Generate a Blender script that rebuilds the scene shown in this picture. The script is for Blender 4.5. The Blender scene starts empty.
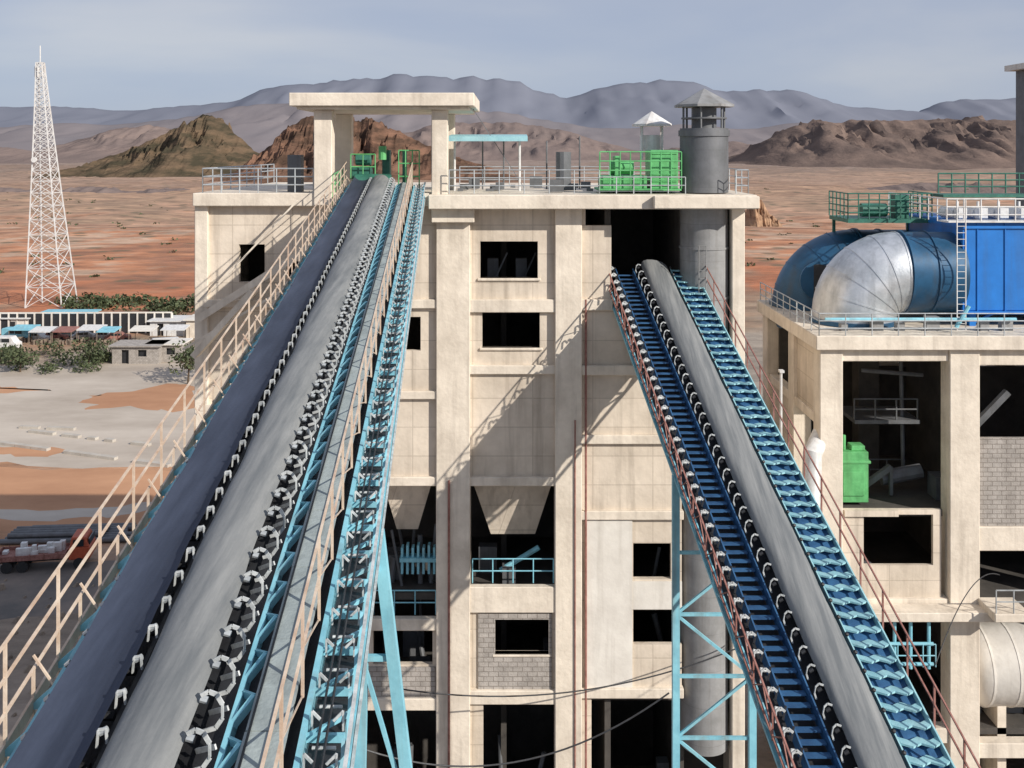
import bpy, math, random
from mathutils import Vector, noise
random.seed(7)
CAMZ = 32.0
scene = bpy.context.scene
scene.view_settings.view_transform = 'Standard'
try: scene.view_settings.look = 'None'
except Exception: pass
scene.view_settings.exposure = 0

# ------------------------------------------------------------------ materials
def _new(name):
    m = bpy.data.materials.new(name); m.use_nodes = True
    nt = m.node_tree; return m, nt, nt.nodes['Principled BSDF']
def N(nt, t, **kw):
    n = nt.nodes.new(t)
    for k, v in kw.items(): setattr(n, k, v)
    return n
def rgba(c): return (c[0], c[1], c[2], 1)
def mat(name, c1, c2=None, scale=1.5, rough=0.6, metal=0.0, bump=0.15, streak=0.0, streakcol=(0.05,0.04,0.03), panels=None, ncon=(0.35,0.65), vs=None):
    m, nt, bs = _new(name)
    if c2 is None: c2 = tuple(x*0.72 for x in c1)
    L = nt.links.new
    tc = N(nt, 'ShaderNodeTexCoord')
    n1 = N(nt, 'ShaderNodeTexNoise'); n1.inputs['Scale'].default_value = scale; n1.inputs['Detail'].default_value = 8; n1.inputs['Roughness'].default_value = 0.65
    if vs:
        mv = N(nt, 'ShaderNodeMapping'); mv.inputs['Scale'].default_value = vs; L(tc.outputs['Object'], mv.inputs['Vector']); L(mv.outputs['Vector'], n1.inputs['Vector'])
    else: L(tc.outputs['Object'], n1.inputs['Vector'])
    r = N(nt, 'ShaderNodeValToRGB'); r.color_ramp.elements[0].position = ncon[0]; r.color_ramp.elements[1].position = ncon[1]
    r.color_ramp.elements[0].color = rgba(c2); r.color_ramp.elements[1].color = rgba(c1)
    L(n1.outputs['Fac'], r.inputs['Fac'])
    col = r.outputs['Color']
    if streak > 0:
        mp = N(nt, 'ShaderNodeMapping'); mp.inputs['Scale'].default_value = (2.2, 2.2, 0.13)
        L(tc.outputs['Object'], mp.inputs['Vector'])
        n2 = N(nt, 'ShaderNodeTexNoise'); n2.inputs['Scale'].default_value = 1.0; n2.inputs['Detail'].default_value = 7; n2.inputs['Roughness'].default_value = .6
        L(mp.outputs['Vector'], n2.inputs['Vector'])
        r2 = N(nt, 'ShaderNodeMapRange'); r2.inputs['From Min'].default_value = 0.5; r2.inputs['From Max'].default_value = 0.76
        r2.inputs['To Max'].default_value = streak
        L(n2.outputs['Fac'], r2.inputs['Value'])
        mx = N(nt, 'ShaderNodeMixRGB'); mx.inputs['Color2'].default_value = rgba(streakcol)
        L(r2.outputs['Result'], mx.inputs['Fac']); L(col, mx.inputs['Color1']); col = mx.outputs['Color']
    if panels:
        sp = N(nt, 'ShaderNodeSeparateXYZ'); L(tc.outputs['Object'], sp.inputs[0])
        ad = N(nt, 'ShaderNodeMath', operation='ADD'); L(sp.outputs['X'], ad.inputs[0]); L(sp.outputs['Y'], ad.inputs[1])
        cb = N(nt, 'ShaderNodeCombineXYZ'); L(ad.outputs[0], cb.inputs['X']); L(sp.outputs['Z'], cb.inputs['Y'])
        bt = N(nt, 'ShaderNodeTexBrick'); bt.inputs['Scale'].default_value = 1.0
        bt.inputs['Brick Width'].default_value = panels[0]; bt.inputs['Row Height'].default_value = panels[1]
        bt.inputs['Mortar Size'].default_value = panels[2]; bt.offset = panels[3] if len(panels) > 3 else 0.0
        bt.inputs['Color1'].default_value = (1,1,1,1); bt.inputs['Color2'].default_value = (.82,.82,.82,1); bt.inputs['Mortar'].default_value = (.5,.48,.46,1)
        L(cb.outputs[0], bt.inputs['Vector'])
        mx = N(nt, 'ShaderNodeMixRGB', blend_type='MULTIPLY'); mx.inputs['Fac'].default_value = panels[4] if len(panels) > 4 else 0.6
        L(col, mx.inputs['Color1']); L(bt.outputs['Color'], mx.inputs['Color2']); col = mx.outputs['Color']
    L(col, bs.inputs['Base Color'])
    bs.inputs['Roughness'].default_value = rough; bs.inputs['Metallic'].default_value = metal
    if bump > 0:
        n3 = N(nt, 'ShaderNodeTexNoise'); n3.inputs['Scale'].default_value = scale*8; n3.inputs['Detail'].default_value = 6
        L(tc.outputs['Object'], n3.inputs['Vector'])
        bp = N(nt, 'ShaderNodeBump'); bp.inputs['Strength'].default_value = bump; bp.inputs['Distance'].default_value = 0.05
        L(n3.outputs['Fac'], bp.inputs['Height']); L(bp.outputs['Normal'], bs.inputs['Normal'])
    return m

M = {}
M['conc']   = mat('concrete', (.76,.66,.54), (.56,.48,.385), .45, .9, 0, .35, .6, (.27,.22,.17), (2.6,1.25,.022,0,.5))
M['concb']  = mat('concrete_frame', (.80,.71,.59), (.60,.525,.43), .7, .9, 0, .35, .5, (.30,.25,.20))
M['concl']  = mat('concrete_light', (.76,.72,.65), (.62,.58,.52), .6, .9, 0, .2, .4, (.32,.28,.23))
M['concd']  = mat('concrete_interior_shade', (.09,.08,.07), (.05,.045,.04), .8, .95, 0, .2)  # concrete darkened in colour so the rooms look shaded inside
M['brick']  = mat('block_masonry', (.46,.42,.38), (.33,.30,.27), 2.0, .95, 0, .4, .3, (.15,.12,.1), (.42,.21,.018,.5,.9))
M['lblue']  = mat('light_blue_paint', (.27,.60,.70), (.18,.45,.55), 1.5, .6, 0, .1, .6, (.20,.16,.12))
M['pblue']  = mat('pale_blue_plate', (.36,.62,.66), (.24,.48,.54), 2.5, .6, 0, .15, .4, (.18,.22,.22))
M['blue']   = mat('blue_paint', (.014,.19,.60), (.010,.15,.48), 1.0, .45, 0, .03, .3, (.06,.09,.12))
M['dblue']  = mat('dark_blue_paint', (.025,.11,.22), (.016,.07,.14), 1.0, .42, .2, .03, .5, (.07,.07,.065))
M['sblue']  = mat('stair_blue', (.04,.13,.27), (.022,.07,.16), 2, .5, 0, .1)
M['navy']   = mat('rubber_belt_dusty', (.040,.052,.085), (.020,.028,.050), 1.6, .7, 0, .12, 0, vs=(2.5,.25,.25))
M['belt']   = mat('rubber_belt_grey', (.25,.255,.25), (.125,.135,.14), 1.6, .65, 0, .12, .0, vs=(3.0,.22,.22))
M['steel']  = mat('galvanised_steel', (.54,.57,.58), (.34,.36,.37), 2, .45, .4, .08)
M['silver'] = mat('aluminium_cladding', (.74,.76,.78), (.50,.53,.55), 1.2, .42, .7, .12, .5, (.22,.23,.24))
M['white']  = mat('white_paint', (.76,.76,.74), (.58,.57,.55), 3, .55, 0, .05, .4, (.35,.22,.15))
M['bone']   = mat('roller_bracket_paint', (.66,.68,.67), (.34,.36,.36), 6, .55, .1, .05)
M['walk']   = mat('walkway_plate', (.36,.41,.40), (.25,.29,.29), 2.2, .7, 0, .25, .3)
M['beige']  = mat('handrail_paint', (.70,.58,.46), (.52,.38,.27), 4, .6, 0, .1, .5, (.3,.12,.07))
M['rust']   = mat('rusty_red_paint', (.36,.17,.14), (.20,.08,.06), 4, .7, 0, .15)
M['black']  = mat('black_steel', (.03,.032,.036), (.018,.018,.02), 3, .5, 0, .1)
M['green']  = mat('green_paint', (.15,.50,.19), (.09,.34,.12), 2, .45, 0, .05, .5, (.06,.12,.05))
M['dgreen'] = mat('dark_green_paint', (.04,.18,.13), (.025,.11,.08), 3, .5, 0, .05)
M['grey']   = mat('grey_steel_shell', (.16,.165,.175), (.11,.115,.12), 1.2, .55, .1, .08, .5, (.07,.06,.05), (1.9,1.6,.012,.5,.35))
M['greyl']  = mat('grey_steel_light', (.33,.33,.33), (.23,.23,.225), 1.0, .6, .1, .08, .6, (.12,.10,.08), (1.9,1.6,.012,.5,.4))
M['glass']  = mat('dark_glass', (.02,.025,.03), (.02,.025,.03), 1, .1, 0, 0)
M['orange'] = mat('orange_red_paint', (.50,.10,.04), (.36,.06,.02), 3, .5, 0, .03)
M['tyre']   = mat('tyre_rubber', (.02,.02,.02), (.03,.03,.03), 5, .9, 0, .1)
M['wood']   = mat('trunk_bark', (.12,.085,.055), (.07,.05,.03), 5, .9, 0, .3)
M['leaf']   = mat('foliage', (.11,.13,.06), (.05,.07,.03), .9, .8, 0, 0)
M['kerb']   = mat('kerb_concrete', (.5,.46,.4), (.4,.36,.31), 1, .9, 0, .1)
M['rubble'] = mat('dusty_debris', (.34,.27,.2), (.14,.11,.09), 1, .95, 0, .4)

# ------------------------------------------------------------------ mesh builder
class B:
    def __init__(s): s.v = []; s.f = []
    def add(s, vs, fs):
        o = len(s.v); s.v.extend([tuple(p) for p in vs]); s.f.extend([tuple(i+o for i in f) for f in fs])
    def hexa(s, p):
        s.add(p, [(0,3,2,1),(4,5,6,7),(0,1,5,4),(1,2,6,5),(2,3,7,6),(3,0,4,7)])
    def box(s, x0,x1,y0,y1,z0,z1):
        if x0>x1: x0,x1=x1,x0
        if y0>y1: y0,y1=y1,y0
        if z0>z1: z0,z1=z1,z0
        s.hexa([(x0,y0,z0),(x1,y0,z0),(x1,y1,z0),(x0,y1,z0),(x0,y0,z1),(x1,y0,z1),(x1,y1,z1),(x0,y1,z1)])
    def prism(s, poly, z0, z1):
        n=len(poly); s.add([(x,y,z0) for x,y in poly]+[(x,y,z1) for x,y in poly],[tuple(range(n-1,-1,-1)),tuple(range(n,2*n))]+[(i,(i+1)%n,n+(i+1)%n,n+i) for i in range(n)])
    def beam(s, p, q, w, h=None):
        h = h or w; p = Vector(p); q = Vector(q); d = q-p
        if d.length < 1e-6: return
        d.normalize(); up = Vector((0,0,1)) if abs(d.z) < .97 else Vector((0,1,0))
        a = d.cross(up).normalized(); b = a.cross(d)
        a *= w/2; b *= h/2
        s.hexa([p-a-b,p+a-b,p+a+b,p-a+b,q-a-b,q+a-b,q+a+b,q-a+b])
    def tube(s, p, q, r, n=6, r2=None, cap=True):
        p = Vector(p); q = Vector(q); d = q-p
        if d.length < 1e-6: return
        r2 = r if r2 is None else r2
        d.normalize(); up = Vector((0,0,1)) if abs(d.z) < .97 else Vector((0,1,0))
        a = d.cross(up).normalized(); b = a.cross(d)
        vs = []
        for c, rr in ((p,r),(q,r2)):
            for i in range(n):
                t = 2*math.pi*i/n; vs.append(c+a*math.cos(t)*rr+b*math.sin(t)*rr)
        fs = [(i,(i+1)%n,n+(i+1)%n,n+i) for i in range(n)]
        if cap: fs += [tuple(range(n-1,-1,-1)), tuple(range(n,2*n))]
        s.add(vs, fs)
    def sweep(s, pts, rad, n=20, cap=True):
        pts = [Vector(p) for p in pts]; vs = []; fs = []
        for k, p in enumerate(pts):
            d = (pts[min(k+1,len(pts)-1)]-pts[max(k-1,0)]).normalized()
            up = Vector((0,1,0)) if abs(d.y) < .9 else Vector((1,0,0))
            a = d.cross(up).normalized(); b = a.cross(d)
            rr = rad[k] if isinstance(rad, (list,tuple)) else rad
            for i in range(n):
                t = 2*math.pi*i/n; vs.append(p+a*math.cos(t)*rr+b*math.sin(t)*rr)
        for k in range(len(pts)-1):
            for i in range(n): fs.append((k*n+i,k*n+(i+1)%n,(k+1)*n+(i+1)%n,(k+1)*n+i))
        if cap: fs += [tuple(range(n-1,-1,-1)), tuple(range((len(pts)-1)*n,len(pts)*n))]
        s.add(vs, fs)
    def ring(s, c, d, r, wd, n=36):
        c=Vector(c); d=Vector(d).normalized(); s.sweep([c-d*wd/2,c+d*wd/2], r, n)
    def wall(s, x0,x1,z0,z1,y0,y1,holes=()):
        xs = sorted(set([x0,x1]+[min(max(h[i],x0),x1) for h in holes for i in (0,1)]))
        zs = sorted(set([z0,z1]+[min(max(h[i],z0),z1) for h in holes for i in (2,3)]))
        for j in range(len(zs)-1):
            run = None
            for i in range(len(xs)-1):
                cx=(xs[i]+xs[i+1])/2; cz=(zs[j]+zs[j+1])/2
                inh = any(h[0]<cx<h[1] and h[2]<cz<h[3] for h in holes)
                if not inh:
                    if run is None: run = xs[i]
                if (inh or i==len(xs)-2) and run is not None:
                    s.box(run, xs[i] if inh else xs[i+1], y0,y1,zs[j],zs[j+1]); run=None
    def rail(s, pts, h=1.1, sp=1.4, r=.025, n=2, up=Vector((0,0,1)), nn=5):
        pts = [Vector(p) for p in pts]
        for a, b in zip(pts[:-1], pts[1:]):
            L = (b-a).length; k = max(1, round(L/sp))
            for i in range(k+1):
                p = a.lerp(b, i/k); s.tube(p, p+up*h, r, nn)
            for j in range(n): s.tube(a+up*h*(j+1)/n, b+up*h*(j+1)/n, r, nn)
    def done(s, name, m, parent=None, smooth=False, bevel=0):
        me = bpy.data.meshes.new(name); me.from_pydata(s.v, [], s.f); me.update()
        o = bpy.data.objects.new(name, me); scene.collection.objects.link(o)
        me.materials.append(M[m] if isinstance(m, str) else m)
        if smooth:
            for p in me.polygons: p.use_smooth = True
            try: me.set_sharp_from_angle(angle=math.radians(40))
            except Exception: pass
        if bevel:
            bv = o.modifiers.new('bev','BEVEL'); bv.width = bevel; bv.segments = 1; bv.limit_method='ANGLE'
        if parent: o.parent = parent
        return o
def empty(name):
    e = bpy.data.objects.new(name, None); scene.collection.objects.link(e); return e

# ------------------------------------------------------------------ camera, light, sky
cam = bpy.data.cameras.new('camera'); co = bpy.data.objects.new('camera', cam); scene.collection.objects.link(co)
co.location = (0,0,CAMZ); co.rotation_euler = (math.radians(90),0,0)
cam.sensor_width = 36; cam.lens = 36*1000/1024; cam.shift_y = -(384-150)/1024
cam.clip_start = .1; cam.clip_end = 60000; scene.camera = co
AZ, EL = math.radians(51), math.radians(28)
S = Vector((math.sin(AZ)*math.cos(EL), -math.cos(AZ)*math.cos(EL), math.sin(EL)))
sl = bpy.data.lights.new('sun','SUN'); so = bpy.data.objects.new('sun', sl); scene.collection.objects.link(so)
sl.energy = 5.0; sl.angle = math.radians(.5); sl.color = (1,.94,.86)
so.rotation_euler = S.to_track_quat('Z','Y').to_euler(); so.location = (60,-60,90)
w = bpy.data.worlds.new('World'); scene.world = w; w.use_nodes = True
nt = w.node_tree; bg = nt.nodes['Background']
sky = N(nt,'ShaderNodeTexSky'); sky.sky_type = 'NISHITA'; sky.sun_disc = False
sky.sun_elevation = EL; sky.sun_rotation = math.pi-AZ; sky.dust_density = 2.0; sky.air_density = 1.0; sky.altitude = 1500
tc = N(nt,'ShaderNodeTexCoord'); mp = N(nt,'ShaderNodeMapping'); mp.inputs['Scale'].default_value = (1.0,1.0,4.0)
nz = N(nt,'ShaderNodeTexNoise'); nz.inputs['Scale'].default_value = 2.0; nz.inputs['Detail'].default_value = 6; nz.inputs['Roughness'].default_value=.48; nz.inputs['Distortion'].default_value=.3
mr = N(nt,'ShaderNodeValToRGB'); ce=mr.color_ramp.elements; ce[0].position=.34; ce[0].color=(4.7,5.5,7.6,1); ce[1].position=.70; ce[1].color=(7.4,7.6,8.4,1); k_=ce.new(.52); k_.color=(5.7,6.3,7.9,1)
mx = N(nt,'ShaderNodeMixRGB'); mx.inputs['Fac'].default_value=.78
nt.links.new(tc.outputs['Generated'], mp.inputs['Vector']); nt.links.new(mp.outputs['Vector'], nz.inputs['Vector'])
nt.links.new(nz.outputs['Fac'], mr.inputs['Fac']); nt.links.new(mr.outputs['Color'], mx.inputs['Color2'])
nt.links.new(sky.outputs['Color'], mx.inputs['Color1']); nt.links.new(mx.outputs['Color'], bg.inputs['Color'])
bg.inputs['Strength'].default_value = .08

# ------------------------------------------------------------------ ground
def fr(x, y, z=0, o=5): return noise.fractal(Vector((x,y,z)), 1.0, 2.0, o)
gm, nt, bs = _new('desert_ground'); L = nt.links.new
tc = N(nt,'ShaderNodeTexCoord'); sp = N(nt,'ShaderNodeSeparateXYZ'); L(tc.outputs['Object'], sp.inputs[0])
n0 = N(nt,'ShaderNodeTexNoise'); n0.inputs['Scale'].default_value=.014; n0.inputs['Detail'].default_value=8; n0.inputs['Roughness'].default_value=.62
L(tc.outputs['Object'], n0.inputs['Vector'])
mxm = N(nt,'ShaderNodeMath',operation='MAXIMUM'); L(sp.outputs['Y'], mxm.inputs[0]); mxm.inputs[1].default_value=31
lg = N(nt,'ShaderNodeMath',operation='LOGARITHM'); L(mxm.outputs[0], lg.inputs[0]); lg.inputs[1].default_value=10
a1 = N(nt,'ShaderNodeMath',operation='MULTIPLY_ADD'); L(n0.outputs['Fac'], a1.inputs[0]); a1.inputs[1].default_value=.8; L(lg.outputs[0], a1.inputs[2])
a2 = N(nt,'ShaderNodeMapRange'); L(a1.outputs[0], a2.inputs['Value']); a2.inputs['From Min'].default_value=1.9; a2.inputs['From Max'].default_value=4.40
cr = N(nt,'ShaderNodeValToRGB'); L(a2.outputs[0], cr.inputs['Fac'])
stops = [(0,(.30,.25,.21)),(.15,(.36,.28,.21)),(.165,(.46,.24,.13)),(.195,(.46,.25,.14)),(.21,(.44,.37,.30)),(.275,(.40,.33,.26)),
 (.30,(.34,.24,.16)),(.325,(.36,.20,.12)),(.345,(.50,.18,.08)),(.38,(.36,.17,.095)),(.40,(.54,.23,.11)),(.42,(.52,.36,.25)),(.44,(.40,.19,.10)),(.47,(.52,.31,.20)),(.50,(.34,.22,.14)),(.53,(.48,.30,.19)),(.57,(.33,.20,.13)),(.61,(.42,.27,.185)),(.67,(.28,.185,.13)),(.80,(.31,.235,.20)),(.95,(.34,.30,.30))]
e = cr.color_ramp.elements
e[0].position=0; e[0].color=rgba(stops[0][1]); e[1].position=1; e[1].color=rgba((.34,.32,.34))  # farthest stops carry distance haze in the ground colour
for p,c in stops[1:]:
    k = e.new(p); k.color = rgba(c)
n1 = N(nt,'ShaderNodeTexNoise'); n1.inputs['Scale'].default_value=.10; n1.inputs['Detail'].default_value=10; n1.inputs['Roughness'].default_value=.72
mpg = N(nt,'ShaderNodeMapping'); mpg.inputs['Scale'].default_value=(.4,1,1); L(tc.outputs['Object'], mpg.inputs['Vector']); L(mpg.outputs[0], n1.inputs['Vector'])
r1 = N(nt,'ShaderNodeMapRange'); L(n1.outputs['Fac'], r1.inputs['Value']); r1.inputs['From Min'].default_value=.34; r1.inputs['From Max'].default_value=.66; r1.inputs['To Min'].default_value=.45; r1.inputs['To Max'].default_value=1.3
m1 = N(nt,'ShaderNodeMixRGB',blend_type='MULTIPLY'); m1.inputs['Fac'].default_value=1; L(cr.outputs['Color'], m1.inputs['Color1']); L(r1.outputs[0], m1.inputs['Color2'])
vo = N(nt,'ShaderNodeTexVoronoi'); vo.inputs['Scale'].default_value=.085; L(tc.outputs['Object'], vo.inputs['Vector'])
vr = N(nt,'ShaderNodeMapRange'); L(vo.outputs['Distance'], vr.inputs['Value']); vr.inputs['From Min'].default_value=.14; vr.inputs['From Max'].default_value=.28; vr.inputs['To Min'].default_value=.75; vr.inputs['To Max'].default_value=0
yg = N(nt,'ShaderNodeMath',operation='GREATER_THAN'); L(sp.outputs['Y'], yg.inputs[0]); yg.inputs[1].default_value=230
vm = N(nt,'ShaderNodeMath',operation='MULTIPLY'); L(vr.outputs[0], vm.inputs[0]); L(yg.outputs[0], vm.inputs[1])
m2 = N(nt,'ShaderNodeMixRGB'); m2.inputs['Color2'].default_value=(.11,.10,.055,1); L(vm.outputs[0], m2.inputs['Fac']); L(m1.outputs[0], m2.inputs['Color1'])
L(m2.outputs[0], bs.inputs['Base Color']); bs.inputs['Roughness'].default_value=.95
bp = N(nt,'ShaderNodeBump'); bp.inputs['Strength'].default_value=.8; bp.inputs['Distance'].default_value=1.0; L(n1.outputs['Fac'], bp.inputs['Height']); L(bp.outputs[0], bs.inputs['Normal'])
b = B()
ys = [-400,-100,0,60,120,200,250]; y=250
while y < 26000: y *= 1.035; ys.append(y)
nx = 170
for Y in ys:
    half = max(900, Y*1.3)
    for i in range(nx+1):
        X = -half+2*half*i/nx
        k = min(max((Y-260)/900,0),1)
        b.v.append((X, Y, k*(fr(X*.002,Y*.002)*9)+min(k*4,1)*(fr(X*.012,Y*.012,4)*2.6-1.2*abs(fr(X*.006,Y*.02,8)))*min(1,Y/500)))
for j in range(len(ys)-1):
    for i in range(nx):
        a=j*(nx+1)+i; b.f.append((a,a+1,a+nx+2,a+nx+1))
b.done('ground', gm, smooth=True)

def gp(px,py): # ground point from bearing and depression
    Y = CAMZ*1000/(py-150); return ((px-512)*Y/1000, Y)
def sheet(name, pts, z, m, jag=1.5, sub=14):
    b = B(); out=[]
    for k in range(len(pts)):
        x0,y0=pts[k]; x1,y1=pts[(k+1)%len(pts)]
        for i in range(sub):
            t=i/sub; X=x0+(x1-x0)*t; Y=y0+(y1-y0)*t
            out.append((X+fr(X*.3,Y*.3,3)*jag, Y+fr(X*.3,Y*.3,9)*jag, z))
    b.add(out,[tuple(range(len(out)))]); return b.done(name, m)
M['gravel']=mat('gravel_surface',(.56,.49,.41),(.38,.32,.26),.10,.95,0,.3,vs=(.5,1,1))
M['dirt']=mat('orange_dirt',(.54,.29,.16),(.38,.19,.10),.10,.95,0,.3,vs=(.5,1,1))
M['asph']=mat('dusty_asphalt',(.12,.11,.10),(.22,.18,.15),.25,.95,0,.3)
sheet('gravel_yard',[gp(-250,372),gp(215,362),gp(260,470),gp(-250,462)],.004,'gravel',2.2)
sheet('dirt_patch',[gp(80,397),gp(190,384),gp(230,412),gp(95,408)],.008,'dirt',2.5)
sheet('dirt_patch',[gp(-100,383),gp(60,388),gp(40,394),gp(-90,391)],.008,'dirt',2.5)
sheet('dirt_patch',[gp(-20,446),gp(60,449),gp(50,455),gp(-20,453)],.008,'dirt',1.5)
sheet('dirt_field',[gp(-250,465),gp(170,470),gp(170,526),gp(-250,533)],.004,'dirt',1.6)
sheet('gravel_strip',[gp(-250,500),gp(60,512),gp(170,500),gp(170,506),gp(60,521),gp(-250,510)],.008,'gravel',1.2)
sheet('road',[gp(-300,572),gp(140,560),gp(140,610),gp(-300,640)],.004,'asph',.5)
b=B()
for (p,q) in (((30,432),(150,446)),((-60,436),(170,467)),((20,428),(75,430))):
    x0,y0=gp(*p); x1,y1=gp(*q); n=14
    for i in range(n):
        if random.random()<.12: continue
        t=i/n; u=(i+.97)/n; b.beam((x0+(x1-x0)*t,y0+(y1-y0)*t,.12),(x0+(x1-x0)*u,y0+(y1-y0)*u,.12),.6,.34)
b.done('kerb','kerb')

# ------------------------------------------------------------------ hills
def hillmat(name, c1, c2, sc, bs_=.6, lo=.38, hi=.62):
    m, nt, bs = _new(name); L = nt.links.new
    tc = N(nt,'ShaderNodeTexCoord'); n1=N(nt,'ShaderNodeTexNoise'); n1.inputs['Scale'].default_value=sc; n1.inputs['Detail'].default_value=10; n1.inputs['Roughness'].default_value=.65
    mp=N(nt,'ShaderNodeMapping'); mp.inputs['Scale'].default_value=(1,.6,3.0); L(tc.outputs['Object'], mp.inputs['Vector'])
    L(mp.outputs[0], n1.inputs['Vector']); r=N(nt,'ShaderNodeValToRGB'); r.color_ramp.elements[0].position=lo; r.color_ramp.elements[1].position=hi
    r.color_ramp.elements[0].color=rgba(c2); r.color_ramp.elements[1].color=rgba(c1); L(n1.outputs['Fac'], r.inputs['Fac']); L(r.outputs[0], bs.inputs['Base Color']); bs.inputs['Roughness'].default_value=1
    try: bs.inputs['Specular IOR Level'].default_value=0
    except Exception: pass
    if bs_>0:
        bp=N(nt,'ShaderNodeBump'); bp.inputs['Strength'].default_value=bs_; bp.inputs['Distance'].default_value=.2/sc; L(n1.outputs['Fac'],bp.inputs['Height']); L(bp.outputs[0],bs.inputs['Normal'])
    return m
def ridge(name, D, prof, depth, m, rough=.25, fq=None, nx=300, ny=56):
    fq = fq or 3.0/depth
    P=[((x-512)*D/1000, CAMZ+(150-y)*D/1000) for x,y in prof]
    x0,x1=P[0][0],P[-1][0]; b=B()
    def h(x):
        for (a,ha),(c,hc) in zip(P[:-1],P[1:]):
            if a<=x<=c:
                t=(x-a)/(c-a); t=t*.5+ (t*t*(3-2*t))*.5; return ha+(hc-ha)*t
        return 0
    for j in range(ny+1):
        t=-1+2*j/ny
        for i in range(nx+1):
            X=x0+(x1-x0)*i/nx; s=(1-abs(t))**1.3; H=h(X)*(1+.05*fr(X*fq*4,1.7)+.02*fr(X*fq*14,4.7))
            wx=X+depth*.12*fr(X*fq,t*3,7)
            g=abs(fr(wx*fq*1.3,t*.9,2.2)); g2=abs(fr(wx*fq*4,t*2.0,5)); g3=fr(wx*fq*9,t*9,8)
            z=H*s*(1+ (rough*(g*2.2-.6)+rough*.9*(g2-.25)+rough*.3*g3)*min(1,abs(t)*5)) -4
            b.v.append((X, D+t*depth, z))
    for j in range(ny):
        for i in range(nx):
            a=j*(nx+1)+i; b.f.append((a,a+1,a+nx+2,a+nx+1))
    return b.done(name, m, smooth=True)
hm1=hillmat('far_mountain_hazed_rock',(.185,.195,.235),(.175,.187,.228),.0006,0)  # aerial haze is put into this pale bluish rock colour
hm1b=hillmat('mid_mountain_hazed_rock',(.225,.20,.205),(.195,.18,.19),.0012,.1)  # rock colour greyed with distance haze as well
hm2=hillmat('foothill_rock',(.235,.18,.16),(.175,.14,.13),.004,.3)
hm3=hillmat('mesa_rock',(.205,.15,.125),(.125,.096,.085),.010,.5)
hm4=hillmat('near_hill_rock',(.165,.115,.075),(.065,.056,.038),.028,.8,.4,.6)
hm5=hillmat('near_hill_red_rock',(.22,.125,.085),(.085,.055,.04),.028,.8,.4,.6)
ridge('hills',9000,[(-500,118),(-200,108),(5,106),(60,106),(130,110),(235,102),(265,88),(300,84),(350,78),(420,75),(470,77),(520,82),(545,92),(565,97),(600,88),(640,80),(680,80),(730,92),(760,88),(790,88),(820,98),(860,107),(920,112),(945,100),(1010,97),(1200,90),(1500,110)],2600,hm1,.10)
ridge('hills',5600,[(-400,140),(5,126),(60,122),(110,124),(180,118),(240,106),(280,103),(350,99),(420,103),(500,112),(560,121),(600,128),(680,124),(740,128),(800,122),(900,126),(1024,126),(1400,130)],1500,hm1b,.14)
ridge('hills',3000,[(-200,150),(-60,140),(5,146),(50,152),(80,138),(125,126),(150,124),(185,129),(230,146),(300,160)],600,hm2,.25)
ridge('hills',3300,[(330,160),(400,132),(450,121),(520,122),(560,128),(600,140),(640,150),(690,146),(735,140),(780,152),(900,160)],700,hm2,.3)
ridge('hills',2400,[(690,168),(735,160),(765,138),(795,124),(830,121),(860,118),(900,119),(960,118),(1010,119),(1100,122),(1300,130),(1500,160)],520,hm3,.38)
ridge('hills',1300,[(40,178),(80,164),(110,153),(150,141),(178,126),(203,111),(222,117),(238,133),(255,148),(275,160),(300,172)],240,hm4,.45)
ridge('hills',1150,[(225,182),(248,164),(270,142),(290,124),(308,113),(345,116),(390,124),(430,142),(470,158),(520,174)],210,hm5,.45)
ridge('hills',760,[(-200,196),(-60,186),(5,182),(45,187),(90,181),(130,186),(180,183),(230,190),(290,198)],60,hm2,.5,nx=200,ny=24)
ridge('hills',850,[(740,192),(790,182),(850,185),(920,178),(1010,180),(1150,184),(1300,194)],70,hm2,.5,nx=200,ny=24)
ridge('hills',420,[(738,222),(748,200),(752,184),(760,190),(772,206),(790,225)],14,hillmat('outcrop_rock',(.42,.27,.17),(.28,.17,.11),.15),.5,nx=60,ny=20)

# ------------------------------------------------------------------ conveyors
class Conv:
    def __init__(s, k, z0, g): s.k=k; s.z0=z0; s.g=g
    def p(s,u,Y,h=0): return Vector((s.k*Y+u, Y, CAMZ+s.z0+s.g*Y+h))
    def strip(s,b,u0,u1,h0,h1,Ya,Yb):
        p=s.p; b.hexa([p(u0,Ya,h0),p(u1,Ya,h0),p(u1,Yb,h0),p(u0,Yb,h0),p(u0,Ya,h1),p(u1,Ya,h1),p(u1,Yb,h1),p(u0,Yb,h1)])
    def smoothbelt(s,b,pr,Ya,Yb):
        n=len(pr); k=90; vs=[]; fs=[]
        for j in range(k+1):
            Y=Ya+(Yb-Ya)*j/k
            for (u,h) in pr: vs.append(s.p(u+.012*math.sin(Y*1.3)+.006*math.sin(Y*3.7),Y,h+.008*math.sin(Y*4.4)))
        for j in range(k):
            for i in range(n-1): a=j*n+i; fs.append((a,a+1,a+n+1,a+n))
        b.add(vs,fs)
def frange(a,b,s):
    x=a
    while x<b: yield x; x+=s

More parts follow.
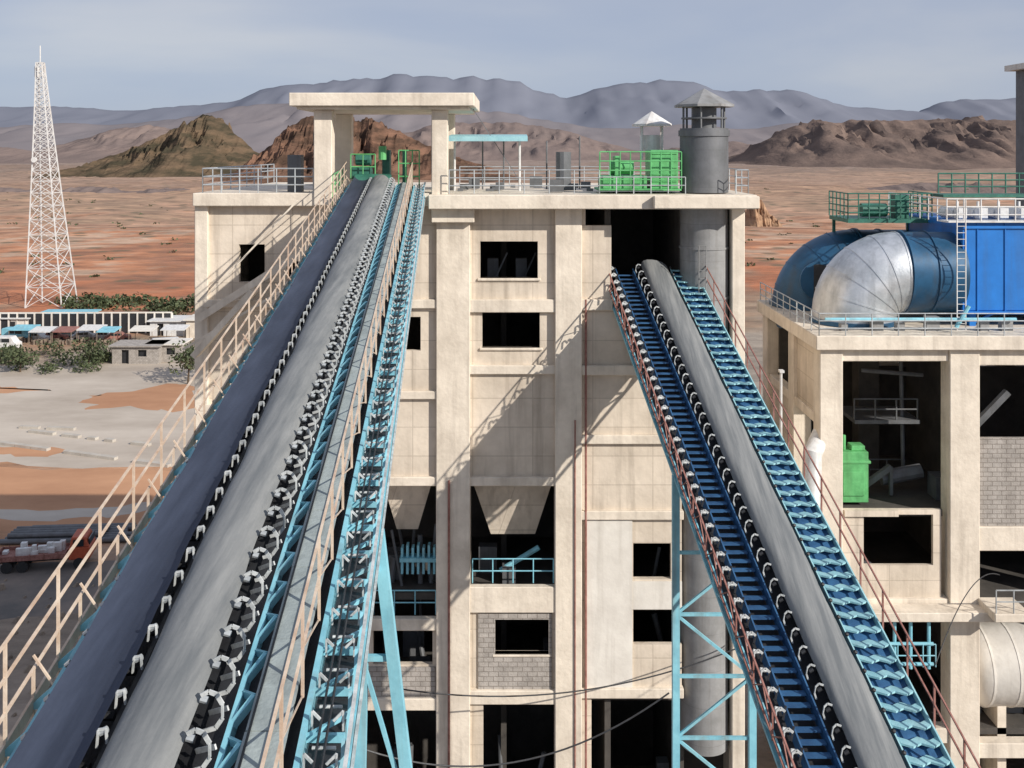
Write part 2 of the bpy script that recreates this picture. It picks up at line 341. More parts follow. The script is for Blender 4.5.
LC = Conv(-.064,-7.33,.131)
conv = empty('conveyor_gallery'); Ya,Yb=2.5,43.6
b=B(); LC.smoothbelt(b,[(-4.06,.45),(-4.0,.38),(-3.88,.31),(-3.72,.29),(-3.56,.31),(-3.46,.37),(-3.39,.45)],Ya,Yb); b.done('dusty_belt','navy',conv,True)
b=B(); LC.smoothbelt(b,[(-3.26,.34),(-3.24,.42),(-3.16,.50),(-3.02,.55),(-2.86,.55),(-2.72,.50),(-2.61,.41),(-2.56,.32)],Ya,Yb); b.done('grey_belt','belt',conv,True)
b=B()
LC.strip(b,-4.12,-1.5,-.12,-.08,Ya,Yb); LC.strip(b,-3.36,-3.31,-.05,.26,Ya,Yb); LC.strip(b,-2.52,-2.26,-.06,-.02,Ya,Yb); LC.strip(b,-1.42,-1.08,-.12,-.08,Ya,Yb)  # black pan strips added below to paint the gaps as dark shade
for Y in frange(Ya,Yb,.7):
    b.tube(LC.p(-4.05,Y,.22),LC.p(-3.40,Y,.22),.045,6); b.tube(LC.p(-3.22,Y,.26),LC.p(-2.58,Y,.26),.045,6)
b.done('rollers_and_dark_pan','black',conv)
b=B()
for Y in frange(Ya,Yb,.55):
    b.tube(LC.p(-3.37,Y+.03,.42),LC.p(-3.30,Y+.03,.455),.034,8); b.tube(LC.p(-2.53,Y+.03,.38),LC.p(-2.46,Y+.03,.36),.038,8)
    b.tube(LC.p(-4.12,Y+.03,.36),LC.p(-4.07,Y+.03,.40),.03,6)
b.done('roller_ends','steel',conv)
b=B()
for Y in frange(Ya,Yb,.55):
    b.beam(LC.p(-3.39,Y,.30),LC.p(-3.375,Y,.47),.018,.03); b.beam(LC.p(-3.375,Y,.47),LC.p(-3.30,Y,.48),.018,.025); b.beam(LC.p(-3.30,Y,.48),LC.p(-3.29,Y,.34),.018,.03)
    pts=[(-2.52,.43),(-2.44,.47),(-2.36,.44),(-2.30,.34),(-2.30,.20),(-2.37,.10),(-2.5,.06)]
    for q0,q1 in zip(pts[:-1],pts[1:]): b.beam(LC.p(q0[0],Y,q0[1]),LC.p(q1[0],Y,q1[1]),.018,.045)
    b.beam(LC.p(-2.5,Y+.28,.06),LC.p(-2.27,Y+.12,.22),.02,.05)
b.done('roller_brackets','bone',conv)
b=B()
LC.strip(b,-2.26,-2.20,-.1,.10,Ya,Yb); LC.strip(b,-4.20,-4.15,-.05,.26,Ya,Yb)
LC.strip(b,-1.5,-1.44,-.3,.10,Ya,Yb); LC.strip(b,-1.05,-1.0,-.35,-.22,Ya,Yb)
for Y in frange(Ya,Yb,.7):
    b.beam(LC.p(-2.22,Y+.1,.05),LC.p(-2.04,Y+.35,.17),.05,.09); b.beam(LC.p(-2.22,Y+.6,.05),LC.p(-2.04,Y+.35,.17),.04,.07)
    b.beam(LC.p(-1.03,Y,-.3),LC.p(-1.03,Y+.35,.22),.035,.05); b.beam(LC.p(-1.03,Y+.7,-.3),LC.p(-1.03,Y+.35,.22),.035,.05)
    b.beam(LC.p(-1.45,Y,.0),LC.p(-1.05,Y,.0),.05,.08); b.beam(LC.p(-1.45,Y,.0),LC.p(-1.05,Y+.35,.0),.04,.05)
for Y in frange(Ya,Yb,.68):
    b.beam(LC.p(-4.17,Y,.22),LC.p(-4.42,Y,.0),.05,.06); b.beam(LC.p(-4.17,Y,.02),LC.p(-4.42,Y+.02,.0),.07,.05)
for Y in frange(Ya,Yb,2.8):   # lower truss
    for u in (-4.25,-1.08):
        b.beam(LC.p(u,Y,-.2),LC.p(u,Y,-.85),.06); b.beam(LC.p(u,Y,-.85),LC.p(u,min(Y+2.8,Yb),-.2),.05)
    b.beam(LC.p(-4.35,Y,-.25),LC.p(-1.05,Y,-.25),.1,.12); b.beam(LC.p(-4.25,Y,-.85),LC.p(-1.08,Y,-.85),.07)
for u in (-4.25,-1.08):
    LC.strip(b,u-.04,u+.04,-.32,-.22,Ya,Yb); LC.strip(b,u-.04,u+.04,-.90,-.82,Ya,Yb)
b.done('blue_steel_frame','lblue',conv)
b=B(); k=0
for Y in frange(Ya,Yb,1.5):
    d=.003*(k%3); LC.strip(b,-2.03+random.uniform(-.008,.008),-1.60,.17+d,.21+d,Y,min(Y+1.485,Yb)); k+=1
b.done('walkway_plates','walk',conv)
b=B()
for h,u in ((.245,-1.76),(.24,-1.98),(.12,-1.30),(.12,-1.22)): b.tube(LC.p(u,Ya,h),LC.p(u,Yb,h),.014,4)
b.done('cables','black',conv)
b=B()
for Y in frange(Ya,Yb,.6):
    for u in (-1.40,-1.08):
        b.beam(LC.p(u,Y,.0),LC.p(u,Y,.20),.018,.028); b.beam(LC.p(u,Y,.20),LC.p(u+(.10 if u<-1.2 else -.10),Y,.10),.018,.028)
    b.tube(LC.p(-1.36,Y+.3,.04),LC.p(-1.12,Y+.3,.04),.018,6)
LC.strip(b,-1.0,-.965,.18,.23,Ya,Yb); LC.strip(b,-.99,-.96,-.30,-.26,Ya,Yb)
b.done('side_rollers','bone',conv)
b=B()
for Y in frange(Ya,Yb,.68):
    b.beam(LC.p(-4.42,Y,-.25),LC.p(-4.42,Y,.40 if int(Y/.68)%2 else 1.1),.030)
for Y in frange(Ya,Yb,1.36):
    b.beam(LC.p(-4.42,Y,.55),LC.p(-4.18,Y,.2),.022)
    b.beam(LC.p(-1.55,Y,.1),LC.p(-1.55,Y,1.1),.032)
    b.beam(LC.p(-1.55,Y,.62),LC.p(-1.55,min(Y+1.35,Yb),.12),.016)
for u in (-4.42,-1.55):
    for h in (1.1,.75,.40) if u<-2 else (1.1,.62): b.beam(LC.p(u,Ya,h),LC.p(u,Yb,h),.028)
LC.strip(b,-4.44,-4.41,-.05,.10,Ya,Yb)
b.done('handrails','beige',conv)
b=B()
for Y0,uc,sps in ((15.0,-1.15,(-.02,.118)),(15.0,-4.0,(-.05,.0)),(27.0,-2.9,(-.02,.02)),(27.0,-3.8,(-.02,.02))):
    t=LC.p(uc,Y0,-.35); zt=t.z
    def leg(z,s): return Vector((t.x+.10*s+sps[0 if s<0 else 1]*(zt-z),Y0,z))
    wd=.17 if Y0<20 else .25
    for s in (-1,1): b.beam(leg(zt,s),leg(0,s),wd,wd)
    zz=zt-1.9; f=1
    while zz>1:
        b.beam(leg(zz,-1),leg(zz,1),.08); b.beam(leg(zz,-f),leg(max(zz-2.6,0),f),.06); f=-f; zz-=2.6
for Y0 in (15.0,27.0): b.beam(LC.p(-4.3,Y0,-.4),LC.p(-1.05,Y0,-.4),.2,.25)
b.done('trestle_legs','lblue',conv)

RC = Conv(-.123,-25.96,.464)
rc = empty('conveyor_gallery'); Ya,Yb=8.0,44.2
b=B(); RC.smoothbelt(b,[(11.12,.36),(11.15,.48),(11.24,.57),(11.4,.61),(11.6,.61),(11.85,.57),(12.05,.50),(12.2,.40),(12.28,.30)],Ya,Yb); b.done('grey_belt','belt',rc,True)
b=B(); RC.strip(b,9.7,13.5,-.35,-.30,Ya,Yb)
for Y in frange(Ya,Yb,.5):
    b.tube(RC.p(11.2,Y,.18),RC.p(12.2,Y,.18),.06,6)
    b.beam(RC.p(9.85,Y,.1),RC.p(10.0,Y+.2,.26),.04,.07)
    b.tube(RC.p(10.93,Y,.34),RC.p(11.03,Y,.40),.05,8); b.tube(RC.p(12.33,Y,.38),RC.p(12.39,Y,.34),.05,8)
b.done('rollers_and_dark_pan','black',rc)
b=B()
for Y in frange(Ya,Yb,.5):
    pts=[(11.08,.48),(10.96,.52),(10.88,.44),(10.85,.28),(10.9,.12)]
    for q0,q1 in zip(pts[:-1],pts[1:]): b.beam(RC.p(q0[0],Y,q0[1]),RC.p(q1[0],Y,q1[1]),.022,.045)
    pts=[(9.66,.05),(9.68,.34),(9.78,.42),(9.9,.32)]
    for q0,q1 in zip(pts[:-1],pts[1:]): b.beam(RC.p(q0[0],Y,q0[1]),RC.p(q1[0],Y,q1[1]),.03,.06)
    b.tube(RC.p(9.72,Y+.2,.2),RC.p(9.9,Y+.2,.16),.05,7)
b.done('roller_brackets','bone',rc)
b=B()
for Y in frange(Ya,Yb,.30):
    p=RC.p(10.05,Y,.0); b.box(p.x,p.x+.68,Y,Y+.20,p.z,p.z+.04)
RC.strip(b,10.0,10.04,-.2,.20,Ya,Yb); RC.strip(b,10.76,10.80,-.2,.20,Ya,Yb)
RC.strip(b,12.47,13.45,-.02,.01,Ya,Yb)
b.done('stair_treads','sblue',rc)
b=B()
for Y in frange(Ya,Yb,.42):   # stepped walkway: level chevron treads
    p=RC.p(12.48,Y,.14); x=p.x
    b.prism([(x,Y),(x+.25,Y-.15),(x+.5,Y),(x+.75,Y-.15),(x+.97,Y),(x+.97,Y+.27),(x+.75,Y+.12),(x+.5,Y+.27),(x+.25,Y+.12),(x,Y+.27)],p.z,p.z+.05)
RC.strip(b,12.42,12.46,-.1,.20,Ya,Yb); RC.strip(b,13.46,13.50,-.1,.20,Ya,Yb)
b.done('stepped_walkway','pblue',rc)
b=B()
RC.strip(b,9.58,9.62,-.35,-.15,Ya,Yb)
for u in (9.7,13.4):
    RC.strip(b,u-.05,u+.05,-.92,-.82,Ya,Yb); RC.strip(b,u-.05,u+.05,-.46,-.36,Ya,Yb)
    for Y in frange(Ya,Yb-2,1.8):
        b.beam(RC.p(u,Y,-.88),RC.p(u,Y+.9,-.4),.06); b.beam(RC.p(u,Y+1.8,-.88),RC.p(u,Y+.9,-.4),.06)
for Y in frange(Ya,Yb,1.8): b.beam(RC.p(9.7,Y,-.88),RC.p(13.4,Y,-.88),.07); b.beam(RC.p(9.6,Y,-.42),RC.p(13.4,Y,-.42),.1)
for Y0 in (34.0,22.0):
    xa=RC.p(9.75,Y0).x; xb=xa+2.6; zt=RC.p(0,Y0,-.9).z
    for x in (xa,xb): b.beam((x,Y0,zt),(x,Y0,0),.24)
    z=zt-.5; f=1
    while z>2:
        b.beam((xa,Y0,z),(xb,Y0,z),.10)
        b.beam((xa if f>0 else xb,Y0,z),(xb if f>0 else xa,Y0,z-2.1),.09); z-=2.1; f=-f
    b.beam((xa-.1,Y0,zt),(RC.p(13.4,Y0).x,Y0,zt),.2,.3)
b.done('blue_steel_frame','lblue',rc)
b=B()
for Y in frange(Ya,Yb,1.3):
    b.beam(RC.p(13.58,Y,-.1),RC.p(13.58,Y,1.1),.045); b.beam(RC.p(9.55,Y,-.3),RC.p(9.55,Y,.50),.04)
    b.beam(RC.p(9.55,Y,-.2),RC.p(9.55,min(Y+.65,Yb),.45),.03); b.beam(RC.p(9.55,min(Y+1.3,Yb),-.2),RC.p(9.55,min(Y+.65,Yb),.45),.03)
for h in (1.1,.6): b.beam(RC.p(13.58,Ya,h),RC.p(13.58,Yb,h),.04)
for h in (.50,-.2): b.beam(RC.p(9.55,Ya,h),RC.p(9.55,Yb,h),.045)
b.done('handrails','rust',rc)

# ------------------------------------------------------------------ main building
FY=43.0
def fx(p): return (p-512)*.043
def fz(p): return CAMZ-(p-150)*.043
mb = empty('concrete_transfer_tower')
def H(a,c,t,bo): return (fx(a),fx(c),fz(bo),fz(t))
wl=B()
wy=(FY+.3,FY+.55)
wl.wall(fx(197),fx(436),0,fz(193.5),*wy,holes=[H(237,263,245,283),H(285,330,262,300),H(403,420,318,352),H(205,300,410,470),H(372,436,486,628),H(372,432,633,668),H(350,436,712,800),H(215,330,500,620)])
wl.wall(fx(470)-.2,fx(555)+.2,0,fz(208),*wy,holes=[H(480,538,242,279),H(482,540,313,349),H(470,556,487,590),H(495,549,622,657),H(483,556,706,800)])
wl.wall(fx(580)-.2,fx(683),0,fz(208),*wy,holes=[H(586,612.5,209,226),H(612,684,208,300),H(634,672,546,582),H(634,684,613,648),H(592,684,700,800)])
wl.box(fx(197),fx(197)+.3,FY+.56,57,0,fz(193.5)); wl.box(fx(745)-.3,fx(745),FY+.5,57,0,fz(208)); wl.box(fx(197)+.31,fx(745)-.31,56.7,57,0,fz(208))
wl.done('walls','conc',mb)
bk=B()
bk.wall(fx(478),fx(552),fz(692),fz(616),FY+.22,FY+.297,holes=[H(495,549,622,657)])
bk.wall(fx(350),fx(435),fz(700),fz(670),FY+.22,FY+.297,holes=[])
bk.done('block_infill','brick',mb)
lp=B()
lp.wall(fx(585),fx(633),fz(690),fz(522),FY+.2,FY+.297); lp.wall(fx(585),fx(683),fz(612),fz(584),FY+.24,FY+.296)
lp.wall(fx(690),fx(744),fz(545),fz(330),FY+1.9,FY+2.1)
lp.done('light_panels','concl',mb)
cf=B()
for a,c in ((436,470),(555,582)): cf.box(fx(a),fx(c),FY,FY+1.0,0,fz(208))
cf.box(fx(732),fx(745)-.003,FY,FY+.6,0,fz(208)); cf.box(fx(196)-.1,fx(207),FY+.1,FY+.9,0,fz(195)); 
for t,bo,a,c in ((300,313,470,555),(366,375,470,555),(478,487,470,555),(588,614,470,555),(692,706,470,555),(300,309,385,436),(392,400,385,436),(478,487,340,436),(620,632,340,436),(700,712,330,436),
                 (300,311,582,612),(366,376,582,683),(436,445,582,683),(512,521,582,683),(690,700,582,683),(300,308,200,330),(405,412,200,300)):
    cf.box(fx(a)-.05,fx(c)+.05,FY+.08,FY+.42,fz(bo),fz(t))
cf.box(fx(430),fx(752),FY-.9,57.3,fz(208),fz(194)); cf.box(fx(194),fx(430)-.003,FY-.2,57.3,fz(206),fz(193))
cf.box(fx(650),fx(752)+.01,FY-1.3,FY-.904,fz(207),fz(195))
cf.box(fx(432),fx(470)+.2,FY-.4,FY-.003,fz(222),fz(208.2))
cf.box(fx(294),fx(475),FY-1.0,FY+6,fz(107),fz(94)); cf.box(fx(300),fx(470),FY-.7,FY+5.7,fz(110),fz(107.1))
for a,c in ((315,333),(432,448)):
    for yy in (FY-.3,FY+4.8): cf.box(fx(a),fx(c),yy,yy+.75,fz(205) if yy<43 else fz(193),fz(110))
for (a,c,t,bo) in ((480,538,242,279),(482,540,313,349),(495,549,622,657)):
    cf.box(fx(a)-.12,fx(c)+.12,FY+.2,FY+.6,fz(bo)-.12,fz(bo)); 
cf.done('frame_and_slabs','concb',mb,bevel=.03)
it=B()
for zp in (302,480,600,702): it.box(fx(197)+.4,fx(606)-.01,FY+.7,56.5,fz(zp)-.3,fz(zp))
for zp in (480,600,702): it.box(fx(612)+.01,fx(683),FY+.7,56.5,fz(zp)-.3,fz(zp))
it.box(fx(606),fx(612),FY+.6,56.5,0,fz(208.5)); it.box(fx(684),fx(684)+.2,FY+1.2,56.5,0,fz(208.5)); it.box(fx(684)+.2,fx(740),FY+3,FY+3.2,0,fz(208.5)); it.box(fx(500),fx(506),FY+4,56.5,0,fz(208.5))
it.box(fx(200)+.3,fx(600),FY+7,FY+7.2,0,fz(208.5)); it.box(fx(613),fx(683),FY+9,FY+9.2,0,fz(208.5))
it.done('interior_floors','concd',mb)
b=B()
def frust(b,x0,x1,y0,y1,z1,X0,X1,Y0,Y1,z0): b.hexa([(X0,Y0,z0),(X1,Y0,z0),(X1,Y1,z0),(X0,Y1,z0),(x0,y0,z1),(x1,y0,z1),(x1,y1,z1),(x0,y1,z1)])
frust(b,fx(472),fx(553),FY+1.0,FY+4,fz(490),fx(490),fx(536),FY+1.8,FY+3,fz(550))
frust(b,fx(380),fx(430),FY+1.0,FY+4,fz(490),fx(392),fx(414),FY+1.8,FY+3,fz(545))
b.done('hoppers','conc',mb)
b=B()
for a,c,t in ((472,554,588),(372,435,620)):
    b.rail([(fx(a),FY+.5,fz(t)),(fx(c),FY+.5,fz(t))],1.05,.9,.03,2)
for i in range(7): x=fx(398+i*5.5); b.box(x,x+.1,FY+1.1,FY+1.5,fz(585),fz(558)+.1*(i%2))
b.box(fx(397),fx(436),FY+1.0,FY+1.6,fz(572),fz(568)); b.tube((fx(500),FY+1.6,fz(586)),(fx(540),FY+1.6,fz(562)),.12,8)
b.done('bay_railings_and_machine','lblue',mb)
b=B()
zr=fz(193); 
b.rail([(fx(202),FY+.1,zr),(fx(313),FY+.1,zr)],1.05,.75,.03,3); b.rail([(fx(202),FY+.1,zr),(fx(202),56,zr)],1.05,1.4,.03,3)
b.rail([(fx(450),FY-.6,zr),(fx(598),FY-.6,zr)],1.0,1.0,.025,3); b.rail([(fx(598),FY-.6,zr),(fx(683),FY-.6,zr)],.7,.8,.025,2); b.rail([(fx(733),FY-.6,zr),(fx(745),FY-.6,zr),(fx(745),56,zr)],1.0,1.2,.025,3)
b.rail([(fx(450),FY+8,zr),(fx(745),FY+8,zr)],1.0,1.3,.025,3)
b.done('roof_railings','steel',mb)
b=B()
b.box(fx(288)-.25,fx(288)+.35,FY+1,FY+1.6,zr,fz(155)); b.tube((fx(567),FY+3,zr),(fx(567),FY+3,fz(152)),.35,12)
for p in (480,503,550,586): b.tube((fx(p),FY+4,zr),(fx(p),FY+4,fz(135 if p!=550 else 140)),.04,5)
b.beam((fx(470),FY+2.0,fz(105)),(fx(525),FY+2,fz(190)),.03)
for i in range(18):
    x=fx(random.uniform(455,596)); y=FY+random.uniform(1,7); s_=random.uniform(.1,.35); b.box(x,x+s_*2,y,y+s_,zr,zr+s_*random.uniform(.5,2))
b.done('roof_odds','grey',mb)
b=B()
b.hexa([(fx(446),FY+1,fz(141)),(fx(528),FY+1,fz(141)),(fx(528),FY+4,fz(138)),(fx(446),FY+4,fz(138)),(fx(446),FY+1,fz(136)),(fx(528),FY+1,fz(136)),(fx(528),FY+4,fz(133)),(fx(446),FY+4,fz(133))])
b.done('blue_sunshade','pblue',mb)
b=B()
for p in (452,520): b.tube((fx(p),FY+2,zr),(fx(p),FY+2,fz(141)),.05,6)
b.done('sunshade_posts','white',mb)
def hat(b,x,y,ztop,zb,r,rim): 
    n=8; vs=[(x,y,ztop)]
    for i in range(n): t=2*math.pi*i/n+.39; vs.append((x+math.cos(t)*r,y+math.sin(t)*r,zb))
    for i in range(n): t=2*math.pi*i/n+.39; vs.append((x+math.cos(t)*r,y+math.sin(t)*r,zb-rim))
    fs=[(0,1+i,1+(i+1)%n) for i in range(n)]+[(1+i,1+n+i,1+n+(i+1)%n,1+(i+1)%n) for i in range(n)]+[tuple(range(2*n,n,-1))]
    b.add(vs,fs)
vs=empty('vent_stack'); sx,sy,sr=fx(708),FY+.9,1.05
b=B(); b.tube((sx,sy,fz(193)),(sx,sy,fz(128)),sr,32); b.tube((sx,sy,fz(136)),(sx,sy,fz(130)),sr+.06,32)
b.tube((sx,sy,fz(128)),(sx,sy,fz(107)),.55,16)
for i in range(6):
    t=i*math.pi/3+.2; b.tube((sx+.95*math.cos(t),sy+.95*math.sin(t),fz(129)),(sx+.95*math.cos(t),sy+.95*math.sin(t),fz(105)),.05,5)
b.tube((sx,sy,fz(117)),(sx,sy,fz(118.5)),1.0,20)
b.done('upper_shell','grey',vs,True)
b=B(); b.tube((sx,sy,6),(sx,sy,fz(208.3)),sr,32)
for zp in (250,300,350,420,500): b.tube((sx,sy,fz(zp)),(sx,sy,fz(zp-2)),sr+.04,32)
b.done('lower_shell','greyl',vs,True)
b=B(); hat(b,sx,sy,fz(87),fz(104),1.32,.1); b.done('cowl_roof','greyl',vs)
b=B()
for dx in (-.16,.16): b.tube((sx-.3+dx,sy-1.25,fz(400)),(sx-.3+dx,sy-1.25,fz(245)),.022,5)
for z in frange(fz(400),fz(245),.35): b.tube((sx-.46,sy-1.25,z),(sx-.14,sy-1.25,z),.012,4)
b.done('ladder','greyl',vs)
vs2=empty('roof_vent'); x2=fx(663)
b=B(); hat(b,x2,FY+3.5,fz(108),fz(122),.95,.1); b.done('cowl_roof','white',vs2)
b=B()
for i in range(4):
    t=i*math.pi/2+.7; b.tube((x2+.65*math.cos(t),FY+3.5+.65*math.sin(t),fz(124)),(x2+.65*math.cos(t),FY+3.5+.65*math.sin(t),fz(160)),.05,5)
b.tube((x2,FY+3.5,fz(150)),(x2,FY+3.5,fz(134)),.55,12); b.done('vent_body','white',vs2)
g=empty('green_winch_machine'); b=B()
b.box(fx(602),fx(648),FY+.4,FY+2.0,fz(189),fz(176)); b.box(fx(652),fx(680),FY+.5,FY+2.2,fz(189),fz(150)); b.tube((fx(612),FY+1,fz(168)),(fx(636),FY+1,fz(168)),.32,12)
b.box(fx(616),fx(622),FY+.5,FY+1.5,fz(176),fz(156))
b.rail([(fx(600),FY+.15,fz(189)),(fx(682),FY+.15,fz(189))],1.6,.45,.035,4); b.box(fx(600)-.05,fx(682),FY+.1,FY+2.5,fz(191),fz(189))
for i in range(5): z=fz(153+i*7); b.box(fx(653),fx(679),FY+.46,FY+.497,z-.06,z)
b.done('housing','green',g,bevel=.02)
hd=empty('conveyor_head_drive'); b=B(); 
b.tube(LC.p(-4.1,44.0,.1),LC.p(-2.5,44.0,.1),.42,18); b.box(fx(347),fx(366),FY+1.2,FY+2.2,fz(190),fz(168)); b.tube((fx(350),FY+1.6,fz(160)),(fx(366),FY+1.6,fz(160)),.26,12)
b.box(fx(376),fx(384),FY+2.0,FY+2.6,fz(185),fz(150)); b.box(fx(400),fx(404),FY+.9,FY+1.3,fz(190),fz(150))
b.done('drive_housing','dgreen',hd,bevel=.03)
b=B()
b.rail([(fx(397),FY+.6,fz(190)),(fx(418),FY+.6,fz(190))],1.7,.3,.03,3); b.tube((fx(378),FY+1.5,fz(160)),(fx(378),FY+1.5,fz(146)),.18,10); b.rail([(fx(333),FY-.2,fz(205)),(fx(333),FY+3,fz(200))],1.3,.6,.03,3)
b.rail([(fx(347),FY+1,fz(180)),(fx(372),FY+1,fz(180))],1.1,.5,.03,2)
b.done('green_guards','green',hd)
b=B()
b.beam((fx(258),FY-.6,fz(288)),(fx(200),FY-.6,fz(352)),.9,.25); b.beam((fx(330),FY-.6,fz(235)),(fx(200),FY-.2,fz(318)),.12,.3); b.beam((fx(330),FY-.9,fz(262)),(fx(190),FY-.9,fz(345)),.08,.1)
b.beam((fx(300),FY-.5,fz(200)),(fx(215),FY-.5,fz(290)),.07,.07)
b.done('slanted_brackets','concb',mb)
b=B()
b.tube((fx(449),FY-.06,0),(fx(449),FY-.06,fz(480)),.05,6); b.tube((fx(586),FY+.1,0),(fx(586),FY+.1,fz(300)),.05,6); b.tube((fx(575),FY-.05,0),(fx(575),FY-.05,fz(420)),.03,6)
b.done('downpipes','rust',mb)
b=B()
for i in range(40):
    a=random.choice([(372,434),(475,552),(592,680)]); x=fx(random.uniform(*a)); y=FY+random.uniform(1.2,4); t=random.choice([600,702,835]); z=fz(t)
    s_=random.uniform(.15,.5)
    if random.random()<.5: b.box(x-s_,x+s_,y,y+.5,z,z+random.uniform(.5,1.6))
    else: b.tube((x,y,z),(x+random.uniform(-.6,.6),y+.3,z+random.uniform(1.0,2.6)),random.uniform(.06,.16),8)
for (a,t) in ((486,302),(516,302),(523,480)): x=fx(a); b.box(x,x+.5,FY+2.5,FY+3,fz(t),fz(t)+1.6); b.beam((x,FY+2,fz(t)),(x+.9,FY+2.2,fz(t)+1.9),.07)
b.done('bay_equipment','grey',mb)

# ------------------------------------------------------------------ mill building (right)
GY=45.0
def gx(p): return (p-512)*.045
def gz(p): return CAMZ-(p-150)*.045
rb=empty('concrete_mill_building'); DZ=gz(335)
XL=13.86; XR=gx(1160)
b=B()
b.box(XL-.25,XR,GY-.3,55.6,gz(349),DZ)
for a,c in ((820,843),(950,980),(1095,1120)):
    b.box(gx(a),gx(c),GY,GY+1.0,0,gz(349.1))
    b.box(gx(a),gx(c),54.3,55.3,0,gz(349.1))
b.box(XL,XL+.9,49.3,50.2,0,gz(349.1))
for t,bo in ((600,616),(730,745)): b.box(gx(843),gx(950),GY+.1,GY+.7,gz(bo),gz(t))
b.box(gx(843),gx(950),GY+.12,GY+.7,gz(362),gz(349.2)); b.box(gx(980),gx(1095),GY+.12,GY+.7,gz(366),gz(349.2))
for t,bo in ((528,552),(745,760)): b.box(gx(980),gx(1095),GY+.1,GY+.7,gz(bo),gz(t))
for t,bo in ((510,522),(600,616),(420,430)): b.box(XL+.1,XL+.6,GY+1.01,54.29,gz(bo),gz(t))
b.box(gx(978),gx(1014),GY-1.6,GY+.09,gz(606),gz(598))
b.box(gx(846),gx(1010),GY-.9,GY+.09,gz(613),gz(604))
b.done('frame_and_slab','concb',rb,bevel=.03)
b=B()
b.wall(gx(843)-.02,gx(944),gz(600),gz(512),GY+.3,GY+.5,holes=[(gx(866),gx(936),gz(568),gz(517))])
b.box(gx(846),gx(900),GY+.15,GY+.29,gz(518),gz(512))
b.box(XL+.2,XL+.45,GY+1.02,49.28,gz(420),gz(349.2)); b.box(XL+.2,XL+.45,50.22,54.28,gz(600),gz(430.2)); b.box(XL+.2,XL+.45,GY+1.02,49.28,0,gz(616.2)); b.box(XL+.2,XL+.45,50.22,54.28,0,gz(616.2))
b.done('panels','conc',rb)
b=B()
b.wall(gx(980)-.02,gx(1095),gz(528),gz(440),GY+.25,GY+.5); b.done('block_infill','brick',rb)
b=B()
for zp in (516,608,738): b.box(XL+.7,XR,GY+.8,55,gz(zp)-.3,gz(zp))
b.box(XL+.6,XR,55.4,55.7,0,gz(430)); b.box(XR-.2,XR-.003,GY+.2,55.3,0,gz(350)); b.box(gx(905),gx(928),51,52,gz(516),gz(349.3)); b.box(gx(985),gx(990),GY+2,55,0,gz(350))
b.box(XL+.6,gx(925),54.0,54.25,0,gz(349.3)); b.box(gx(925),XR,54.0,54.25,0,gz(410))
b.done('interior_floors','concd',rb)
b=B()
gbx=gx(847),gx(878)
b.box(*gbx,GY+1.2,GY+2.2,gz(512),gz(460)); b.box(gbx[0]-.05,gbx[1]+.1,GY+1.15,GY+2.2,gz(472),gz(469)); b.box(gbx[0]+.2,gbx[1]-.2,GY+1.14,GY+1.2,gz(505),gz(480))
b.tube((gx(855),GY+1.6,gz(460)),(gx(855),GY+1.6,gz(445)),.12,8); b.box(gx(862),gx(876),GY+1.4,GY+2,gz(460),gz(455))
b.done('green_cabinet','green',rb,bevel=.02)
b=B()
b.beam((gx(870),GY+2.5,gz(514)),(gx(912),GY+2.5,gz(484)),.25); b.beam((gx(912),GY+2.5,gz(484)),(gx(912),GY+2.5,gz(514)),.15); b.tube((gx(905),GY+3,gz(500)),(gx(948),GY+3,gz(492)),.35,12)
b.tube((gx(885),GY+3,gz(385)),(gx(950),GY+3,gz(390)),.10,8); b.tube((gx(935),GY+4,gz(363)),(gx(938),GY+4,gz(500)),.10,8); b.tube((gx(990),GY+1.5,gz(435)),(gx(1024),GY+1.5,gz(400)),.2,8)
b.rail([(gx(880),GY+3.4,gz(440)),(gx(948),GY+3.4,gz(440))],1.0,.9,.04,2); b.box(gx(880),gx(950),GY+3.3,GY+6,gz(444),gz(440))
b.rail([(gx(850),GY+5,gz(516)),(gx(948),GY+5,gz(516))],1.0,.9,.04,2)
for i in range(14):
    x=gx(random.uniform(850,1080)); z=gz(random.choice([516,608,738])); b.box(x,x+random.uniform(.2,.9),GY+2,GY+3,z,z+random.uniform(.4,1.7))
b.done('machinery','grey',rb)
b=B()
b.rail([(XL-.1,55.4,DZ),(XL-.1,GY-.2,DZ),(XR,GY-.2,DZ)],1.0,1.2,.028,3)
b.rail([(gx(1014),GY-1.5,gz(598)),(gx(980),GY-1.5,gz(598))],1,.8,.03,2); b.rail([(gx(866),GY+.4,gz(600)),(gx(936),GY+.4,gz(600))],1,.8,.03,2)
b.done('deck_railings','steel',rb)
b=B()
b.sweep([(gx(853),GY+3.0,gz(362)),(gx(845),GY+2.6,gz(400)),(gx(838),GY+1.5,gz(430)),(XL-.4,GY-.2,gz(452)),(XL-.6,GY-.5,gz(520))],.42,14)
b.done('white_chute','white',rb,True)
b=B()
for a in (892,908,926): b.tube((gx(a),GY-.3,gz(616)),(gx(a),GY-.3,gz(665)),.08,8)
for z in (640,660): b.tube((gx(880),GY-.35,gz(z)),(gx(930),GY-.35,gz(z)),.08,8)
b.rail([(gx(880),GY-.6,gz(660)),(gx(930),GY-.6,gz(660))],1,.6,.03,2)
b.done('blue_pipes','lblue',rb)
tk=empty('horizontal_storage_tank'); b=B(); tx=gx(975); cz=gz(685)
b.sweep([(tx,GY+2,cz),(tx+.05,GY+2,cz),(tx+.4,GY+2,cz),(tx+.9,GY+2,cz),(tx+8,GY+2,cz)],[.1,.9,1.6,1.85,1.85],28)
